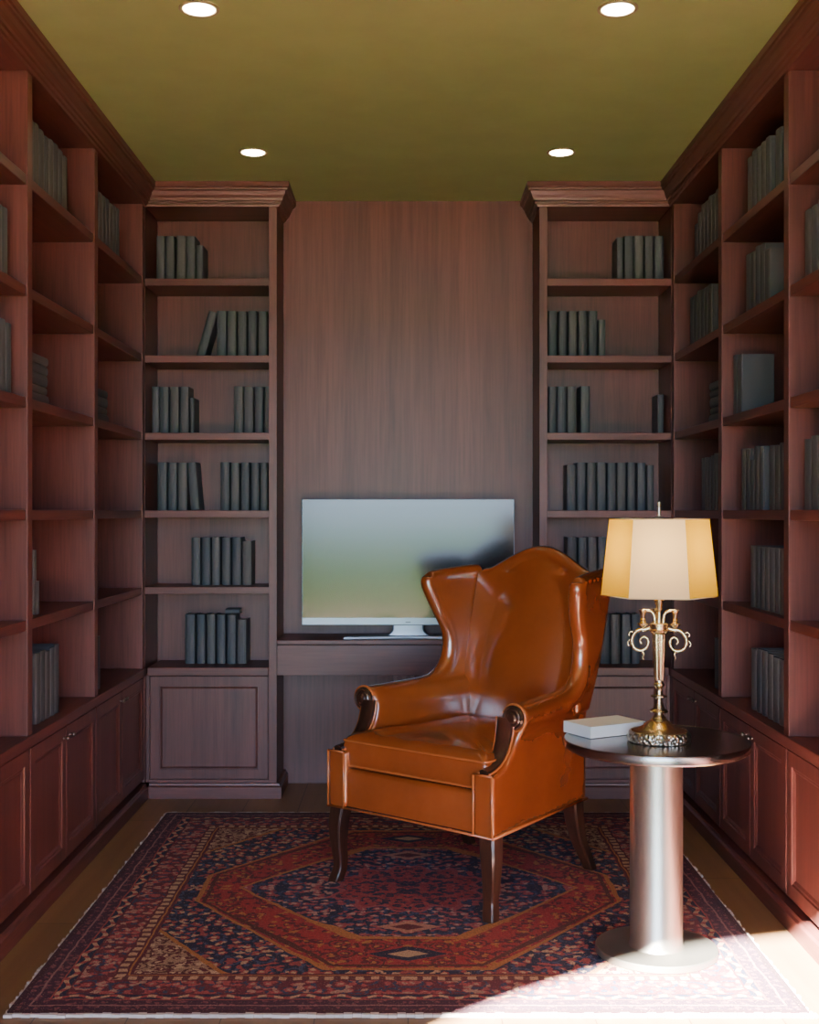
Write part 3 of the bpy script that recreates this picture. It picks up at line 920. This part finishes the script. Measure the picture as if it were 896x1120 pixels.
for r, z in ((.001, .810), (.0125, .810), (.014, .83), (.0175, .90), (.0185, .945), (.001, .945)):
    rings.append([((r + (.0012 if r > .01 else 0) * math.cos(k * 2 * PI / n * 12)) * math.cos(2 * PI * k / n), (r + (.0012 if r > .01 else 0) * math.cos(k * 2 * PI / n * 12)) * math.sin(2 * PI * k / n), z - z0) for k in range(n)])
loft(bm, rings); finish('fluted_column', bm, BRASS, lp, auto=.9)
lobj('gallery_ring', P([(.001, .940), (.016, .942), (.024, .948), (.027, .954), (.028, .957), (.025, .959), (.025, .968), (.028, .970), (.028, .974), (.022, .977), (.001, .977)]), BRASS, lp)
lobj('upper_stem', P([(.001, .975), (.006, .976), (.0045, .985), (.0045, 1.010), (.008, 1.013), (.0095, 1.018), (.0095, 1.028), (.013, 1.036), (.0135, 1.042), (.010, 1.046), (.015, 1.049), (.015, 1.051), (.006, 1.053), (.005, 1.06), (.005, 1.10), (.014, 1.102), (.014, 1.14), (.001, 1.141)]), BRASS, lp)
def cand_arm(az):
    bm = bmesh.new(); ca, sa = math.cos(az), math.sin(az)
    def W(pts): return [(r * ca, r * sa, z - z0) for r, z in pts]
    k = 4.26e-4
    S = [(.026, .962), (.038, .957), (.052, .957), (.066, .950), (.076, .935), (.078, .918), (.070, .902), (.055, .895), (.040, .900), (.032, .913), (.032, .926), (.040, .935), (.050, .932), (.054, .923), (.049, .915)]
    sp_ = spline(W(S), 6); N = len(sp_)
    tube(bm, sp_, [lerp(.0060, .0030, (i / N) ** 1.4) for i in range(N)], 10)
    U = [(.012, .972), (.013, .990), (.017, 1.004), (.026, 1.011), (.037, 1.012), (.048, 1.013)]
    sp_ = spline(W(U), 6); tube(bm, sp_, .0046, 10)
    # hanging leaf
    tube(bm, spline(W([(.050, .896), (.044, .886), (.047, .876), (.043, .868)]), 5), [.0035] * 6 + [lerp(.0035, .001, i / 10) for i in range(10)], 8)
    tube(bm, spline(W([(.070, .945), (.080, .950), (.086, .945), (.085, .937)]), 5), .0024, 8)
    tube(bm, spline(W([(.076, .928), (.086, .924), (.090, .914), (.086, .908)]), 5), .0022, 8)
    finish('scroll_arm', bm, BRASS, lp, smooth=True)
    bm = bmesh.new()
    pr = [(.001, .950), (.006, .952), (.004, .960), (.007, .965), (.016, .972), (.0165, .975), (.009, .977), (.007, .981), (.0085, .985), (.006, .990), (.0072, .998), (.009, 1.007), (.0125, 1.012), (.0125, 1.015), (.001, 1.015)]
    lathe(bm, [(r, z - z0) for r, z in pr], .046 * ca, .046 * sa, 24)
    finish('candle_cup', bm, BRASS, lp, auto=.5)
for az in (0, PI, PI * .55): cand_arm(az)
# six-sided shade; window-lit front and bulb-lit sides painted as two silk colours
def shade():
    m, nt, b = new_mat('shade_silk_bulb_lit')
    out = nt.nodes['Material Output']; nt.nodes.remove(b)
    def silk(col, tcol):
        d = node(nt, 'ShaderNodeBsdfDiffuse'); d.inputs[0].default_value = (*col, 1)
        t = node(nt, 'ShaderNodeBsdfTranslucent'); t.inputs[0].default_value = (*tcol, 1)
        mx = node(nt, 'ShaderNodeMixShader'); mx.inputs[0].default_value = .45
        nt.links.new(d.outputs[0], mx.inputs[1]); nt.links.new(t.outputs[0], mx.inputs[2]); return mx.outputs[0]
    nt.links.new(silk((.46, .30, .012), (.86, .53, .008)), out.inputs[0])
    m2, nt2, b2 = new_mat('shade_silk_window_lit')
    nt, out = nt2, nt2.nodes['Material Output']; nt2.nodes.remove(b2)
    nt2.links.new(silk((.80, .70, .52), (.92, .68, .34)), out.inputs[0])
    zb, zt, rb, rt = 1.056, 1.279, .1675, .143
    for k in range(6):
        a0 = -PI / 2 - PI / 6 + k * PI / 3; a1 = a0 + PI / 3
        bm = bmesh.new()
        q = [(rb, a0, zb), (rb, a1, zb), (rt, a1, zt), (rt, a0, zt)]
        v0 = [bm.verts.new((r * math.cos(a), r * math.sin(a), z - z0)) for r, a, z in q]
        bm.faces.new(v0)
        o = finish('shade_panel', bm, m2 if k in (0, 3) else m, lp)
        o['label'] = 'front panel of the shade, window light painted in as cream' if k == 0 else ('rear panel of the shade, in the same painted window-lit cream' if k == 3 else 'side panel of the shade, bulb glow painted in as gold')
    bm = bmesh.new()
    for r, z in ((rb, zb), (rt, zt)):
        pts = [(r * math.cos(-PI / 2 - PI / 6 + k * PI / 3), r * math.sin(-PI / 2 - PI / 6 + k * PI / 3), z - z0) for k in range(7)]
        for a, b_ in zip(pts[:-1], pts[1:]): tube(bm, [a, b_], .0016, 6)
    finish('shade_trim', bm, plain('shade_trim', (.75, .6, .38), .6), lp, smooth=True)
shade()
lobj('finial', P([(.001, 1.276), (.060, 1.277), (.060, 1.279), (.012, 1.284), (.004, 1.288), (.0045, 1.30), (.0055, 1.312), (.004, 1.316), (.0055, 1.322), (.0055, 1.328), (.0005, 1.331)]), SILVERB, lp, 32)
bm = bmesh.new()
for k in range(3):
    a = PI / 6 + k * 2 * PI / 3 + PI / 3
    tube(bm, [(.05 * math.cos(a), .05 * math.sin(a), 1.278 - z0), (.125 * math.cos(a), .125 * math.sin(a), 1.278 - z0)], .0015, 6)
finish('shade_carrier', bm, SILVERB, lp, smooth=True)
lobj('bulb', P([(.001, 1.14), (.013, 1.14), (.018, 1.155), (.028, 1.18), (.030, 1.20), (.024, 1.222), (.010, 1.234), (.0005, 1.236)]), plain('frosted_bulb', (.9, .85, .75), .4, 0, 0, **{'Emission Color': (1, .74, .36, 1), 'Emission Strength': 95.0}), lp, 24)

bk = thing('book', 'thick white book lying on the pedestal table beside the lamp', 'book', (.592, 3.722, TOPZ + .0015), math.radians(29.5))
bm = bmesh.new(); add_box(bm, -.101, .099, -.0635, .0635, .0015, .0315); finish('pages', bm, WHITEP, bk)
bm = bmesh.new()
add_box(bm, -.103, .103, -.066, .066, 0, .0016); add_box(bm, -.103, .103, -.066, .066, .0318, .0336); add_box(bm, -.103, -.1012, -.066, .066, .0016, .0318)
finish('cover', bm, WHITEC, bk)

# ------------------------------------------------------------------ downlights
LENS = plain('lit_lens', (1, .95, .85), .4, 0, 0, **{'Emission Color': (1, .83, .58, 1), 'Emission Strength': 40.0})
RIM = plain('bronze_rim', (.48, .38, .22), .4, .2, .05)
for x, y, lb in ((-.618, 3.65, 'recessed ceiling downlight, near one on the left'), (.620, 3.65, 'recessed ceiling downlight, near one on the right'),
                 (-.641, 5.105, 'recessed ceiling downlight above the left rear bookcase, far one'), (.633, 5.105, 'recessed ceiling downlight above the right rear bookcase, far one')):
    d = thing('ceiling_downlight', lb, 'ceiling light', (x, y, CEIL), group='four recessed ceiling downlights')
    lobj('trim_ring', [(.047, .001), (.060, .0), (.060, -.004), (.056, -.006), (.049, -.005), (.047, -.001)], RIM, d, 40)
    lobj('lens', [(.001, -.0005), (.0475, -.0005), (.046, -.005), (.030, -.009), (.001, -.010)], LENS, d, 40)

# ------------------------------------------------------------------ light
w = bpy.data.worlds.new('World'); bpy.context.scene.world = w; w.use_nodes = True
nt = w.node_tree; bg = nt.nodes['Background']
tcw = node(nt, 'ShaderNodeTexCoord'); spw = node(nt, 'ShaderNodeSeparateXYZ'); nt.links.new(tcw.outputs['Generated'], spw.inputs[0])
nt.links.new(ramp(nt, spw.outputs[2], [(0, (.50, .64, .84)), (.12, (.44, .62, .92)), (.5, (.30, .50, .92)), (1, (.18, .36, .78))]), bg.inputs[0])
bg.inputs[1].default_value = 38.0
sd = Vector((.31, 1, -.545)).normalized()
sl = bpy.data.lights.new('sun', 'SUN'); sl.energy = 950; sl.angle = math.radians(.7); sl.color = (1, .95, .88)
so = bpy.data.objects.new('sun', sl); C.objects.link(so); so.rotation_euler = sd.to_track_quat('-Z', 'Y').to_euler(); so.location = (-2, -6, 5)
pl = bpy.data.lights.new('doorway_portal', 'AREA'); pl.shape = 'RECTANGLE'; pl.size = 2.5; pl.size_y = 2.6; pl.cycles.is_portal = True
po = bpy.data.objects.new('doorway_portal', pl); C.objects.link(po); po.location = (0, -.96, 1.3); po.rotation_euler = (PI / 2, 0, 0)

# ------------------------------------------------------------------ camera
cam = bpy.data.cameras.new('camera'); co = bpy.data.objects.new('camera', cam); C.objects.link(co)
cam.sensor_fit = 'VERTICAL'; cam.sensor_height = 36; cam.lens = 36 * 1350 / 1120
cam.shift_x = 1.5 / 1120; cam.clip_start = .05
co.location = (0, 0, EYE); co.rotation_euler = (PI / 2, 0, 0)
bpy.context.scene.camera = co
vs = bpy.context.scene.view_settings
vs.view_transform = 'AgX'
vs.exposure = -0.40
vs.look = 'AgX - Base Contrast'
